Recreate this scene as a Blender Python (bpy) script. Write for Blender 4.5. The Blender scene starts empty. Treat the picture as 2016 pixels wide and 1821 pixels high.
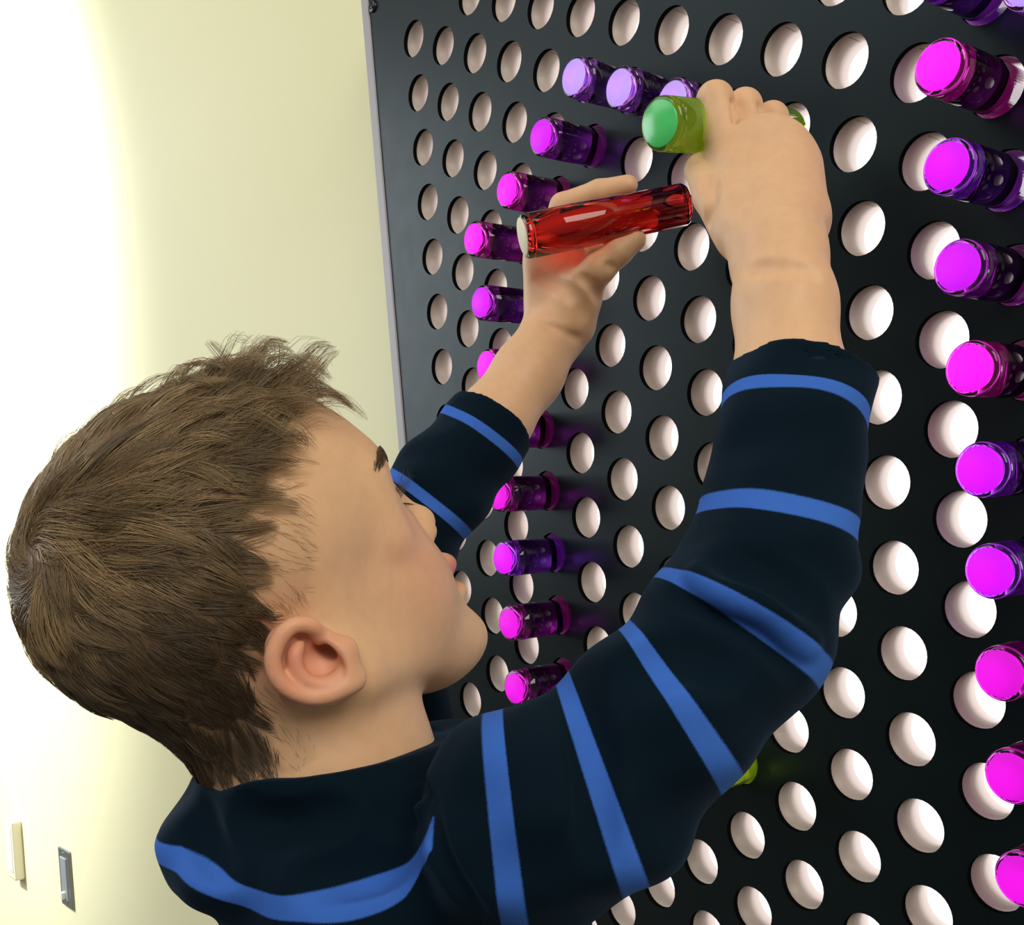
import bpy, bmesh, math, random
import numpy as np
from mathutils import Matrix, Vector

random.seed(7)
RNG = np.random.default_rng(7)
SC = bpy.context.scene
COL = SC.collection

# ------------------------------------------------------------------ camera, light, exposure
Z0 = 1.5                                   # height of the topmost row of holes above the floor
RC = np.array([[0.61905035, 0.7805474, -0.08673193],      # rows: camera right, down, forward
               [-0.0744731, -0.05159537, -0.99588738],
               [-0.78181227, 0.62296362, 0.02618965]])
CC = np.array([0.78972673, -0.56422069, -0.47150399 + Z0])
FPX, PPX, PPY = 2129.34, 1008.0, 1030.5

cam_d = bpy.data.cameras.new('camera')
cam_d.sensor_fit = 'HORIZONTAL'
cam_d.sensor_width = 36.0
cam_d.lens = FPX / 2016 * 36
cam_d.shift_y = (PPY - 910.5) / 2016
cam_d.clip_start = 0.02
cam = bpy.data.objects.new('camera', cam_d)
COL.objects.link(cam)
cam.matrix_world = Matrix(((RC[0][0], -RC[1][0], -RC[2][0], CC[0]),
                           (RC[0][1], -RC[1][1], -RC[2][1], CC[1]),
                           (RC[0][2], -RC[1][2], -RC[2][2], CC[2]),
                           (0, 0, 0, 1)))
SC.camera = cam

SC.view_settings.view_transform = 'Standard'
SC.view_settings.look = 'None'
SC.view_settings.gamma = 1
SC.view_settings.use_curve_mapping = False
SC.view_settings.exposure = 0.0

world = bpy.data.worlds.new('room_ambience')
SC.world = world
world.use_nodes = True
bg = world.node_tree.nodes['Background']
bg.inputs[0].default_value = (1.0, 0.93, 0.84, 1)
bg.inputs[1].default_value = 0.14

def area(name, loc, target, size, size_y, power, color):
    d = bpy.data.lights.new(name, 'AREA')
    d.shape = 'RECTANGLE'
    d.size, d.size_y, d.energy, d.color = size, size_y, power, color
    o = bpy.data.objects.new(name, d)
    COL.objects.link(o)
    o.location = loc
    o.rotation_euler = (Vector(target) - Vector(loc)).to_track_quat('-Z', 'Y').to_euler()
    return o

# tall window of daylight to the left, an added fill behind the camera to brighten the face, and the room's ceiling panel
area('daylight_window', (-2.7, -1.5, 2.0), (0.1, -0.3, 1.25), 1.8, 1.5, 44, (0.90, 0.96, 1.0))
area('camera_side_fill', (2.5, -1.1, 2.35), (0.40, -0.35, 1.0), 1.8, 1.4, 50, (1.0, 0.94, 0.83))
area('ceiling_panel', (-0.5, -1.9, 2.85), (0.10, -0.9, 1.1), 2.2, 1.4, 26, (0.96, 0.97, 0.95))
sp = bpy.data.lights.new('wall_washer', 'SPOT')
sp.energy, sp.color, sp.spot_size, sp.spot_blend, sp.shadow_soft_size = 560, (0.95, 0.98, 1.0), 1.30, 0.42, 0.08
spo = bpy.data.objects.new('wall_washer', sp)
COL.objects.link(spo)
spo.location = (-2.3, -1.6, 2.6)
spo.rotation_euler = (Vector((-2.25, 0.05, 1.85)) - Vector(spo.location)).to_track_quat('-Z', 'Y').to_euler()

# ------------------------------------------------------------------ helpers
def cw(p):
    """camera-aligned millimetres (right, down, forward) -> world metres"""
    return CC + (np.asarray(p, float) / 1000.0) @ RC

def P(px, py, D):
    """point seen at photo pixel (px, py), D mm in front of the camera, in camera-aligned mm"""
    return np.array([(px - PPX) / FPX * D, (py - PPY) / FPX * D, D])

def mat(name, color=(0.8, 0.8, 0.8), rough=0.5, **kw):
    m = bpy.data.materials.new(name)
    m.use_nodes = True
    b = m.node_tree.nodes['Principled BSDF']
    b.inputs['Base Color'].default_value = (*color, 1)
    b.inputs['Roughness'].default_value = rough
    for k, v in kw.items():
        k = k.replace('_', ' ')
        for i in b.inputs:
            if i.name.lower() == k.lower():
                i.default_value = v
    return m

def node(m, t, **kw):
    n = m.node_tree.nodes.new(t)
    for k, v in kw.items():
        setattr(n, k, v)
    return n

def link(m, a, b):
    m.node_tree.links.new(a, b)

def bsdf(m):
    return m.node_tree.nodes['Principled BSDF']

def mesh_obj(name, verts, faces, m=None, parent=None, smooth=False):
    me = bpy.data.meshes.new(name)
    me.from_pydata([tuple(map(float, v)) for v in verts], [], [tuple(int(i) for i in f) for f in faces])
    me.update()
    bm = bmesh.new()
    bm.from_mesh(me)
    bmesh.ops.recalc_face_normals(bm, faces=bm.faces)
    bm.to_mesh(me)
    bm.free()
    return link_obj(name, me, m, parent, smooth)

def fast_mesh(name, verts, quads):
    """numpy vertices and an (n, k) face array"""
    me = bpy.data.meshes.new(name)
    n, k = quads.shape
    me.vertices.add(len(verts))
    me.vertices.foreach_set('co', np.asarray(verts, np.float32).ravel())
    me.loops.add(n * k)
    me.loops.foreach_set('vertex_index', quads.astype(np.int32).ravel())
    me.polygons.add(n)
    me.polygons.foreach_set('loop_start', np.arange(0, n * k, k, dtype=np.int32))
    me.update(calc_edges=True)
    me.validate()
    return me

def link_obj(name, me, m=None, parent=None, smooth=False):
    o = bpy.data.objects.new(name, me)
    COL.objects.link(o)
    if m:
        me.materials.append(m)
    if parent:
        o.parent = parent
    if smooth:
        me.polygons.foreach_set('use_smooth', np.ones(len(me.polygons), bool))
    return o

def tag(o, label=None, cat=None, group=None, kind=None):
    for k, v in (('label', label), ('category', cat), ('group', group), ('kind', kind)):
        if v:
            o[k] = v
    return o

def empty(name, loc):
    o = bpy.data.objects.new(name, None)
    COL.objects.link(o)
    o.location = loc
    o.empty_display_size = 0.02
    return o

def box(x0, x1, y0, y1, z0, z1):
    v = [(x, y, z) for x in (x0, x1) for y in (y0, y1) for z in (z0, z1)]
    f = [(0, 1, 3, 2), (4, 6, 7, 5), (0, 4, 5, 1), (2, 3, 7, 6), (0, 2, 6, 4), (1, 5, 7, 3)]
    return v, f

def bevel(o, w, seg=2):
    b = o.modifiers.new('bevel', 'BEVEL')
    b.width, b.segments, b.limit_method = w, seg, 'ANGLE'
    return o

def lathe(profile, n=40):
    """profile: (radius, y) pairs along +y; closed solid"""
    v, f = [], []
    for r, y in profile:
        for i in range(n):
            a = 2 * math.pi * i / n
            v.append((r * math.cos(a), y, r * math.sin(a)))
    for j in range(len(profile) - 1):
        for i in range(n):
            k = (i + 1) % n
            f.append((j * n + i, j * n + k, (j + 1) * n + k, (j + 1) * n + i))
    return v, f

# ------------------------------------------------------------------ the setting
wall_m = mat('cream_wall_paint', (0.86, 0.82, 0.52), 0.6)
nz = node(wall_m, 'ShaderNodeTexNoise')
nz.inputs['Scale'].default_value = 60
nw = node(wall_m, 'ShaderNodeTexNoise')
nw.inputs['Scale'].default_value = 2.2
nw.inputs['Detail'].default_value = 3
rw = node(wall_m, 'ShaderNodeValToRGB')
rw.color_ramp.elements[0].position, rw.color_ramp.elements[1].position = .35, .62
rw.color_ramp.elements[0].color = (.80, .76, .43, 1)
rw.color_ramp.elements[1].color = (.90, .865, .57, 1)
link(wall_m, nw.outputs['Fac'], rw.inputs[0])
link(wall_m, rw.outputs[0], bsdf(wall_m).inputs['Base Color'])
bp = node(wall_m, 'ShaderNodeBump')
bp.inputs['Strength'].default_value = 0.06
link(wall_m, nz.outputs['Fac'], bp.inputs['Height'])
link(wall_m, bp.outputs['Normal'], bsdf(wall_m).inputs['Normal'])
WALL_Y = 0.05
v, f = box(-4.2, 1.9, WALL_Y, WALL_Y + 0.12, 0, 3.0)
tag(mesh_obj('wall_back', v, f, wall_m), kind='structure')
floor_m = mat('grey_carpet', (0.16, 0.15, 0.14), 0.9)
nf = node(floor_m, 'ShaderNodeTexNoise')
nf.inputs['Scale'].default_value = 220
bf = node(floor_m, 'ShaderNodeBump')
bf.inputs['Strength'].default_value = 0.3
link(floor_m, nf.outputs['Fac'], bf.inputs['Height'])
link(floor_m, bf.outputs['Normal'], bsdf(floor_m).inputs['Normal'])
v, f = box(-4.2, 1.9, -3.2, WALL_Y + 0.12, -0.1, 0)
tag(mesh_obj('floor', v, f, floor_m), kind='structure')

# switch plates on the wall
plate_m = mat('brushed_steel_plate', (0.42, 0.44, 0.42), 0.35, Metallic=0.85)
toggle_m = mat('pale_toggle_plastic', (0.8, 0.78, 0.7), 0.4)
cream_m = mat('cream_plastic', (0.78, 0.74, 0.56), 0.45)
dark_m = mat('dark_gap', (0.03, 0.03, 0.03), 0.6)
CAMROW = lambda X: RC @ (np.array(X) - CC)

def on_wall(px, py, y):
    d = RC.T @ np.array([(px - PPX) / FPX, (py - PPY) / FPX, 1])
    return CC + d * (y - CC[1]) / d[1]

q = on_wall(133.5, 1727, WALL_Y)
sw = empty('wall_switch', (q[0], WALL_Y, q[2]))
tag(sw, 'brushed steel switch plate with small pale toggle low on the cream wall', 'switch')
v, f = box(-.035, .035, -.006, 0, -.0575, .0575)
bevel(mesh_obj('plate', v, f, plate_m, sw), .003)
v, f = box(-.0185, .0185, -.0085, -.004, -.044, .041)
bevel(mesh_obj('rocker', v, f, mat('grey_rocker', (.30, .34, .35), .3), sw), .002)
v, f = box(-.006, .006, -.016, -.004, -.040, -.026)
bevel(mesh_obj('toggle', v, f, toggle_m, sw), .002)
for dz in (-.051, .049):
    v, f = lathe([(0.0001, -.0075), (.0025, -.0072), (.0028, -.005)], 12)
    s = mesh_obj('screw', v, f, plate_m, sw)
    s.location = (0, 0, dz)
q = on_wall(30, 1668, WALL_Y - .01)
sb = empty('wall_sensor', (q[0], WALL_Y, q[2]))
tag(sb, 'cream plastic box standing proud of the wall, at the frame edge beyond the steel switch', 'sensor')
v, f = box(-.03, .03, -.022, 0, -.068, .062)
bevel(mesh_obj('case', v, f, cream_m, sb), .004)
v, f = box(-.022, .022, -.0235, -.02, -.05, .05)
bevel(mesh_obj('cover', v, f, toggle_m, sb), .0012)

# ------------------------------------------------------------------ the peg board
S = 0.05
HR, TUBE_D, PANEL_T = 0.0160, 0.0265, 0.004
XL, ZT, ZB = -0.068, 0.07 + Z0, -0.98 + Z0
NC = 16
XR = .8660254 * S * (NC - 1) + 0.068
board = empty('light_peg_board', (0.29, 0, ZB))
tag(board, 'big dark wall board drilled with rows of back-lit white holes', 'peg board')

def hole_pos(c, r):
    return np.array([.8660254 * S * c, 0.0, -S * (r + .5 * c) + Z0])

def proj(X):
    c = RC @ (np.asarray(X) - CC)
    return c[:2] / c[2] * FPX + np.array([PPX, PPY])

panel_m = mat('charcoal_laminate', (0.0042, 0.0078, 0.0086), 0.36, Specular_IOR_Level=0.19, Specular_Tint=(0.72, 0.95, 1.0, 1))
pn = node(panel_m, 'ShaderNodeTexNoise')
pn.inputs['Scale'].default_value = 40
pr = node(panel_m, 'ShaderNodeMapRange')
pr.inputs[3].default_value, pr.inputs[4].default_value = 0.32, 0.42
link(panel_m, pn.outputs['Fac'], pr.inputs[0])
link(panel_m, pr.outputs[0], bsdf(panel_m).inputs['Roughness'])
V, F = [], []
def rect(x0, x1, z0, z1):
    b = len(V)
    V.extend([(x0, 0, z0), (x1, 0, z0), (x1, 0, z1), (x0, 0, z1)])
    F.append((b, b + 1, b + 2, b + 3))
HOLES = []
NS = 32
hw = .8660254 * S / 2
for c in range(NC):
    xc = .8660254 * S * c
    zt = 0.0 if c % 2 == 0 else -S / 2
    n = int((zt - (ZB - Z0) - 0.045) / S + .5)
    top = Z0 + zt + S / 2
    rect(xc - hw, xc + hw, top, ZT)
    for k in range(n):
        zc = Z0 + zt - k * S
        HOLES.append((xc, zc, c, round(-(zc - Z0) / S - .5 * c)))
        b = len(V)
        for i in range(NS):
            a = 2 * math.pi * (i + .5) / NS
            ca, sa = math.cos(a), math.sin(a)
            t = min(hw / abs(ca) if abs(ca) > 1e-9 else 9, (S / 2) / abs(sa) if abs(sa) > 1e-9 else 9)
            V.append((xc + t * ca, 0, zc + t * sa))
            V.append((xc + HR * ca, 0, zc + HR * sa))
            V.append((xc + HR * ca, PANEL_T, zc + HR * sa))
        for i in range(NS):
            j = (i + 1) % NS
            F.append((b + 3 * i, b + 3 * i + 1, b + 3 * j + 1, b + 3 * j))
            F.append((b + 3 * i + 1, b + 3 * i + 2, b + 3 * j + 2, b + 3 * j + 1))
        # the four corner triangles of the cell
        for sx, sz in ((1, 1), (-1, 1), (-1, -1), (1, -1)):
            ang = math.atan2(sz * S / 2, sx * hw) % (2 * math.pi)
            i = int(math.floor(ang / (2 * math.pi) * NS - .5)) % NS
            cb = len(V)
            V.append((xc + sx * hw, 0, zc + sz * S / 2))
            F.append((cb, b + 3 * i, b + 3 * ((i + 1) % NS)))
    rect(xc - hw, xc + hw, ZB, top - n * S)
rect(XL, -hw, ZB, ZT)
rect(.8660254 * S * (NC - 1) + hw, XR, ZB, ZT)
V = [(x - .29, y, z - ZB) for x, y, z in V]
panel = mesh_obj('front_panel', V, F, panel_m, board)
panel.data.materials.append(mat('hole_edge_black', (.004, .004, .004), .8, Specular_IOR_Level=0.0))
for p_ in panel.data.polygons:
    if abs(p_.normal.y) < .5:
        p_.material_index = 1
edge_m = mat('grey_edge_trim', (0.36, 0.34, 0.36), 0.5)
for nm, (x0, x1, z0, z1) in {'side_trim': (XL - .012, XL, ZB - .012, ZT + .012)}.items():
    v, f = box(x0 - .29, x1 - .29, -.0015, .049, z0 - ZB, z1 - ZB)
    bevel(mesh_obj(nm, v, f, edge_m, board), .001)
v, f = box(XR - .29, XR + .012 - .29, -.0015, .049, -.012, ZT - ZB + .012)
bevel(mesh_obj('side_trim', v, f, edge_m, board), .001)
v, f = box(XL - .29, XR - .29, -.0015, .049, ZT - ZB, ZT - ZB + .012)
bevel(mesh_obj('top_trim', v, f, edge_m, board), .001)
v, f = box(XL - .29, XR - .29, -.0015, .049, -.012, 0)
bevel(mesh_obj('bottom_trim', v, f, edge_m, board), .001)
# light panel behind the tubes
lp_m = bpy.data.materials.new('backlit_diffuser')
lp_m.use_nodes = True
nt = lp_m.node_tree
nt.nodes.remove(nt.nodes['Principled BSDF'])
em = nt.nodes.new('ShaderNodeEmission')
em.inputs[0].default_value = (1.0, 0.97, 0.99, 1)
em.inputs[1].default_value = 2.2
nt.links.new(em.outputs[0], nt.nodes['Material Output'].inputs[0])
v, f = box(XL + .004 - .29, XR - .004 - .29, TUBE_D + .0005, TUBE_D + .004, .004, ZT - ZB - .004)
mesh_obj('light_panel', v, f, lp_m, board)
# tubes lining the holes
tube_m = mat('white_tube_plastic', (0.80, 0.715, 0.655), 0.42)
tc = node(tube_m, 'ShaderNodeTexCoord')
sep = node(tube_m, 'ShaderNodeSeparateXYZ')
link(tube_m, tc.outputs['Object'], sep.inputs[0])
def mth(m, op, a, b=None):
    n = node(m, 'ShaderNodeMath', operation=op)
    for i, x in enumerate((a, b)):
        if x is None:
            continue
        if isinstance(x, (int, float)):
            n.inputs[i].default_value = x
        else:
            link(m, x, n.inputs[i])
    return n.outputs[0]
sx = mth(tube_m, 'LESS_THAN', mth(tube_m, 'ABSOLUTE', sep.outputs[0]), 0.00035)
sz = mth(tube_m, 'GREATER_THAN', sep.outputs[2], 0.0)
sy = mth(tube_m, 'LESS_THAN', mth(tube_m, 'ABSOLUTE', mth(tube_m, 'SUBTRACT', sep.outputs[1], 0.013)), 0.006)
seam = mth(tube_m, 'MULTIPLY', mth(tube_m, 'MULTIPLY', sx, sz), sy)
mx = node(tube_m, 'ShaderNodeMix', data_type='RGBA')
mx.inputs[6].default_value = (0.56, 0.475, 0.42, 1)
mx.inputs[7].default_value = (0.18, 0.14, 0.12, 1)
link(tube_m, seam, mx.inputs[0])
link(tube_m, mx.outputs[2], bsdf(tube_m).inputs['Base Color'])
TR = HR - .0004
def tube_geo(n=28):
    prof = [(TR + .0016, PANEL_T + .0002), (TR, PANEL_T + .0002), (TR - .0002, .015), (TR - .0004, .0152), (TR - .0004, TUBE_D), (TR + .0016, TUBE_D)]
    return lathe(prof, n)
tv, tf = tube_geo()
tube_me = None
view, rest = [], []
for h in HOLES:
    p = proj((h[0], 0, h[1]))
    inside = -140 < p[0] < 2140 and -120 < p[1] < 1940
    (view if inside else rest).append((abs(p[0] - 1300) + abs(p[1] - 900), h))
view.sort(key=lambda t: t[0])
rest = view[295:] + rest
for _, h in view[:295]:
    if tube_me is None:
        o = mesh_obj('hole_sleeve', tv, tf, tube_m, board, True)
        tube_me = o.data
    else:
        o = bpy.data.objects.new('hole_sleeve', tube_me)
        COL.objects.link(o)
        o.parent = board
    o.location = (h[0] - .29, 0, h[1] - ZB)
rv, rf = [], []
for _, h in rest:
    b = len(rv)
    rv += [(x + h[0] - .29, y, z + h[1] - ZB) for x, y, z in tv]
    rf += [tuple(i + b for i in q) for q in tf]
if rv:
    tag(mesh_obj('hole_sleeves_beyond', rv, rf, tube_m, board, True), kind='stuff')
# corner screw
v, f = lathe([(0.0001, -.0022), (.0022, -.0022), (.0024, -.0012), (.0046, -.0026), (.0058, -.0014), (.0060, .0005)], 20)
s = mesh_obj('corner_screw', v, f, mat('black_screw', (.02, .02, .022), .3, Metallic=.6), board, True)
s.location = (-.0608 - .29, 0, .0572 + Z0 - ZB)

# ------------------------------------------------------------------ pegs
def glass(name, color, rough=0.02):
    return mat(name, color, rough, Transmission_Weight=1.0, IOR=1.49)

FACE_N = 48
def peg_profile(L, r=.0138):
    return [(.00005, 0), (r - .0022, 0), (r - .0008, .0004), (r - .0001, .0014), (r, .0026), (r, .0046), (r - .0004, .0049),
            (r - .0004, .0053), (r, .0056), (r, L * .62), (r - .0005, L * .62 + .0008), (r - .0005, L - .0022), (r - .0013, L - .0006), (r - .003, L), (.00005, L)]

PEG_MATS = {
    'lavender': glass('purple_acrylic', (0.50, 0.16, 0.86)),
    'purple': glass('deep_purple_acrylic', (0.46, 0.035, 0.66)),
    'violet': glass('violet_acrylic', (0.44, 0.06, 0.95)),
    'magenta': glass('magenta_acrylic', (0.80, 0.04, 0.66)),
    'plum': glass('plum_acrylic', (0.55, 0.02, 0.52)),
    'yellow': mat('fluorescent_yellow_acrylic', (0.72, 1.0, 0.05), 0.03, Transmission_Weight=0.8, IOR=1.49),
    'green': mat('fluorescent_green_acrylic', (0.50, 1.0, 0.05), 0.02, Transmission_Weight=0.9, IOR=1.49),
    'red': glass('red_acrylic', (0.80, 0.03, 0.02)),
}
PEG_INFO = [
    (6, 0, .054, 'lavender', 'purple peg with pale lavender face, left end of the top row beside the hand'),
    (7, 0, .056, 'lavender', 'purple peg with lavender face, second from left in the short top row'),
    (8, 0, .055, 'lavender', 'purple peg with lavender face just above the held green peg'),
    (5, 1, .050, 'purple', 'dark purple peg with magenta face, one step below the short lavender row'),
    (4, 2, .050, 'magenta', 'magenta peg sticking out directly above the forefinger behind the red peg'),
    (3, 3, .052, 'magenta', 'bright magenta peg partly behind the flat end of the red peg'),
    (3, 4, .050, 'purple', 'dark purple peg beside the wrist, below the flat end of the red peg'),
    (3, 5, .050, 'magenta', 'magenta peg half hidden behind the bare far forearm'),
    (3, 6, .050, 'plum', 'dark plum peg whose face is hidden behind the far sleeve cuff'),
    (3, 7, .050, 'plum', 'plum peg with bright face peeking out under the far sleeve'),
    (3, 8, .050, 'violet', 'light violet peg with magenta face, level with the lips and second below the sleeve'),
    (3, 9, .050, 'plum', 'plum peg with pink face in front of the chin, between violet peg and lowest peg'),
    (3, 10, .050, 'plum', 'lowest peg of the column beside the chin, just above the shoulder'),
    (12, -2, .055, 'violet', 'violet peg cut by the top of the frame, only its base seen'),
    (13, -2, .048, 'lavender', 'purple peg with lavender face cut by the top right corner'),
    (12, -1, .056, 'magenta', 'pink magenta peg with glossy pale face, topmost whole one at the right edge'),
    (12, 0, .057, 'violet', 'violet peg with magenta face, second whole one down the right edge'),
    (12, 1, .056, 'purple', 'purple peg third down the right edge, between violet and magenta ones'),
    (12, 2, .054, 'magenta', 'magenta peg fourth down the right edge, level with the near cuff'),
    (12, 3, .054, 'violet', 'violet peg fifth down the right edge, level with the far cuff stripe'),
    (12, 4, .054, 'violet', 'violet peg sixth down the right edge, level with the lips'),
    (12, 5, .054, 'plum', 'plum peg seventh down the right edge, level with the ear'),
    (12, 6, .054, 'plum', 'plum peg eighth down the right edge, level with the shirt collar'),
    (12, 7, .054, 'plum', 'plum peg lowest down the right edge'),
    (7, 9, .050, 'yellow', 'fluorescent yellow peg showing only its base below the near upper arm'),
]
PEG_ME = {}
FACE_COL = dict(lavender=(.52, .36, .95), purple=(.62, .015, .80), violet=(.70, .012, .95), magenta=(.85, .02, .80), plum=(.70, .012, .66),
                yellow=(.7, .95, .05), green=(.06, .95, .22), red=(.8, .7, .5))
FROST = {k: mat(m.name.replace('acrylic', 'added_glow_face'), FACE_COL[k], 0.6, Transmission_Weight=.75, IOR=1.3, Emission_Color=(*FACE_COL[k], 1), Emission_Strength=.42)
         for k, m in PEG_MATS.items() if k not in ('green', 'red')}       # emission added to even out the light piped through the peg
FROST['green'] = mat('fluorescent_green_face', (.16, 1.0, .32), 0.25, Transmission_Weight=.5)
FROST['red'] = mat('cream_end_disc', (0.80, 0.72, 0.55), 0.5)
DISC = {}
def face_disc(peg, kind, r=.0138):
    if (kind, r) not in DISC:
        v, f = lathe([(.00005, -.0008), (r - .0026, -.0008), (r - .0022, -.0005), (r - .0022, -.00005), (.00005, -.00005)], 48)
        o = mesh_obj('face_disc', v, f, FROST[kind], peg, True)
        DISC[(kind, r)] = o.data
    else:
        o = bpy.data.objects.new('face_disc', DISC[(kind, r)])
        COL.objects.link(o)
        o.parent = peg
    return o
for c, r, L, kind, lab in PEG_INFO:
    hp = hole_pos(c, r)
    depth = TUBE_D - .0006
    key = (kind, round(L, 3))
    if key not in PEG_ME:
        v, f = lathe(peg_profile(L + depth), 48)
        o = mesh_obj('light_peg', v, f, PEG_MATS[kind], None, True)
        PEG_ME[key] = o.data
    else:
        o = bpy.data.objects.new('light_peg', PEG_ME[key])
        COL.objects.link(o)
    o.location = (hp[0], -L, hp[2] - (TR - .0004 - .0138) + .0001)
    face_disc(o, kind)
    tag(o, lab, 'peg', 'pegs pushed into the board')

def held_peg(a, b, r, kind, lab):
    """a: face end, b: inner end, camera-aligned mm"""
    A, B = Vector(cw(a)), Vector(cw(b))
    L = (B - A).length
    v, f = lathe(peg_profile(L, r), 56)
    o = mesh_obj('light_peg', v, f, PEG_MATS[kind], None, True)
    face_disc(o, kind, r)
    o.location = A
    o.rotation_euler = (B - A).to_track_quat('Y', 'Z').to_euler()
    tag(o, lab, 'peg', 'pegs held in the hands')
    return o

GREEN_A, GREEN_B = P(1300, 243, 552), P(1552, 262, 622)
RED_A, RED_B = P(1030, 466, 672), P(1350, 402, 690)
held_peg(GREEN_A, GREEN_B, .0138, 'green', 'fluorescent green peg held in the raised near hand')
held_peg(RED_A, RED_B, .0140, 'red', 'long clear red peg held across the palm of the far hand')

# ------------------------------------------------------------------ the boy: distance-field modelling in camera-aligned mm
class Field:
    def __init__(s, xs, ys, zs):
        s.x, s.y, s.z = [np.asarray(a, np.float32) for a in (xs, ys, zs)]
        s.d = np.full((len(s.x), len(s.y), len(s.z)), 30.0, np.float32)

    def window(s, lo, hi):
        sl = []
        for ax, a, b in zip((s.x, s.y, s.z), lo, hi):
            i, j = np.searchsorted(ax, a), np.searchsorted(ax, b)
            sl.append(slice(max(0, i - 1), min(len(ax), j + 1)))
        return tuple(sl)

    def op(s, lo, hi, fn, k=4.0, mode='u'):
        pad = 6 + k
        w = s.window(np.asarray(lo) - pad, np.asarray(hi) + pad)
        x = s.x[w[0]][:, None, None]; y = s.y[w[1]][None, :, None]; z = s.z[w[2]][None, None, :]
        if 0 in (x.size, y.size, z.size):
            return
        b = fn(x, y, z)
        a = s.d[w]
        if mode == 's':
            b = -b
        h = np.maximum(k - np.abs(a - b), 0) / k
        s.d[w] = (np.minimum(a, b) - h * h * k * .25) if mode == 'u' else (np.maximum(a, b) + h * h * k * .25)

    def ell(s, c, r, axes=None, k=6.0, mode='u'):
        c = np.asarray(c, float); r = np.asarray(r, float)
        A = np.eye(3) if axes is None else np.asarray(axes, float)
        ext = np.sqrt(((A * r[:, None]) ** 2).sum(0))
        def fn(x, y, z):
            dx, dy, dz = x - c[0], y - c[1], z - c[2]
            k0 = k1 = 0
            for i in range(3):
                q = dx * A[i][0] + dy * A[i][1] + dz * A[i][2]
                k0 = k0 + (q / r[i]) ** 2
                k1 = k1 + (q / r[i] ** 2) ** 2
            k0 = np.sqrt(k0); k1 = np.sqrt(k1) + 1e-6
            return (k0 * (k0 - 1) / k1).astype(np.float32)
        s.op(c - ext, c + ext, fn, k, mode)

    def cone(s, a, ra, b, rb, k=4.0, mode='u', squash=None):
        a = np.asarray(a, float); b = np.asarray(b, float)
        ab = b - a; L2 = (ab ** 2).sum() + 1e-9
        m = max(ra, rb)
        def fn(x, y, z):
            px, py, pz = x - a[0], y - a[1], z - a[2]
            t = np.clip((px * ab[0] + py * ab[1] + pz * ab[2]) / L2, 0, 1)
            dx, dy, dz = px - t * ab[0], py - t * ab[1], pz - t * ab[2]
            q = dx * dx + dy * dy + dz * dz
            if squash is not None:          # (unit vector, factor): thinner along that direction
                e, fct = squash
                n = dx * e[0] + dy * e[1] + dz * e[2]
                q = q + n * n * (1 / fct ** 2 - 1)
            return (np.sqrt(q) - (ra + t * (rb - ra))).astype(np.float32)
        s.op(np.minimum(a, b) - m, np.maximum(a, b) + m, fn, k, mode)

    def chain(s, pts, k=4.0, mode='u', squash=None):
        for (a, ra), (b, rb) in zip(pts[:-1], pts[1:]):
            s.cone(a, ra, b, rb, k, mode, squash)

    def sample(s, p):
        """trilinear value at points"""
        idx, fr = [], []
        for ax, q in zip((s.x, s.y, s.z), p.T):
            i = np.clip(np.searchsorted(ax, q) - 1, 0, len(ax) - 2)
            idx.append(i); fr.append(np.clip((q - ax[i]) / (ax[i + 1] - ax[i]), 0, 1))
        o = 0
        for a in (0, 1):
            for b in (0, 1):
                for c in (0, 1):
                    w = (fr[0] if a else 1 - fr[0]) * (fr[1] if b else 1 - fr[1]) * (fr[2] if c else 1 - fr[2])
                    o = o + w * s.d[idx[0] + a, idx[1] + b, idx[2] + c]
        return o

    def grad(s, p, e=2.0):
        g = np.stack([s.sample(p + np.eye(3)[i] * e) - s.sample(p - np.eye(3)[i] * e) for i in range(3)], 1)
        return g / (np.linalg.norm(g, axis=1, keepdims=True) + 1e-6)

    def mesh(s, smooth=1):
        ins = s.d < 0
        cnt = np.zeros(tuple(n - 1 for n in ins.shape), np.uint8)
        for a in (0, 1):
            for b in (0, 1):
                for c in (0, 1):
                    cnt += ins[a:ins.shape[0] - 1 + a, b:ins.shape[1] - 1 + b, c:ins.shape[2] - 1 + c]
        I, J, K = np.nonzero((cnt > 0) & (cnt < 8))
        vid = np.full(cnt.shape, -1, np.int32)
        vid[I, J, K] = np.arange(len(I))
        acc = np.zeros((len(I), 3)); n = np.zeros(len(I))
        ax = (s.x, s.y, s.z)
        cor = [(a, b, c) for a in (0, 1) for b in (0, 1) for c in (0, 1)]
        for p in cor:
            for dim in range(3):
                if p[dim]:
                    continue
                q = list(p); q[dim] = 1
                d0 = s.d[I + p[0], J + p[1], K + p[2]]; d1 = s.d[I + q[0], J + q[1], K + q[2]]
                m = (d0 < 0) != (d1 < 0)
                t = np.where(m, d0 / np.where(m, d0 - d1, 1), 0)
                pos = [s.x[I + p[0]].astype(float), s.y[J + p[1]].astype(float), s.z[K + p[2]].astype(float)]
                base = (I, J, K)[dim]
                pos[dim] = pos[dim] + t * (ax[dim][base + 1] - ax[dim][base])
                for i in range(3):
                    acc[:, i] += np.where(m, pos[i], 0)
                n += m
        v = acc / n[:, None]
        quads = []
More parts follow.
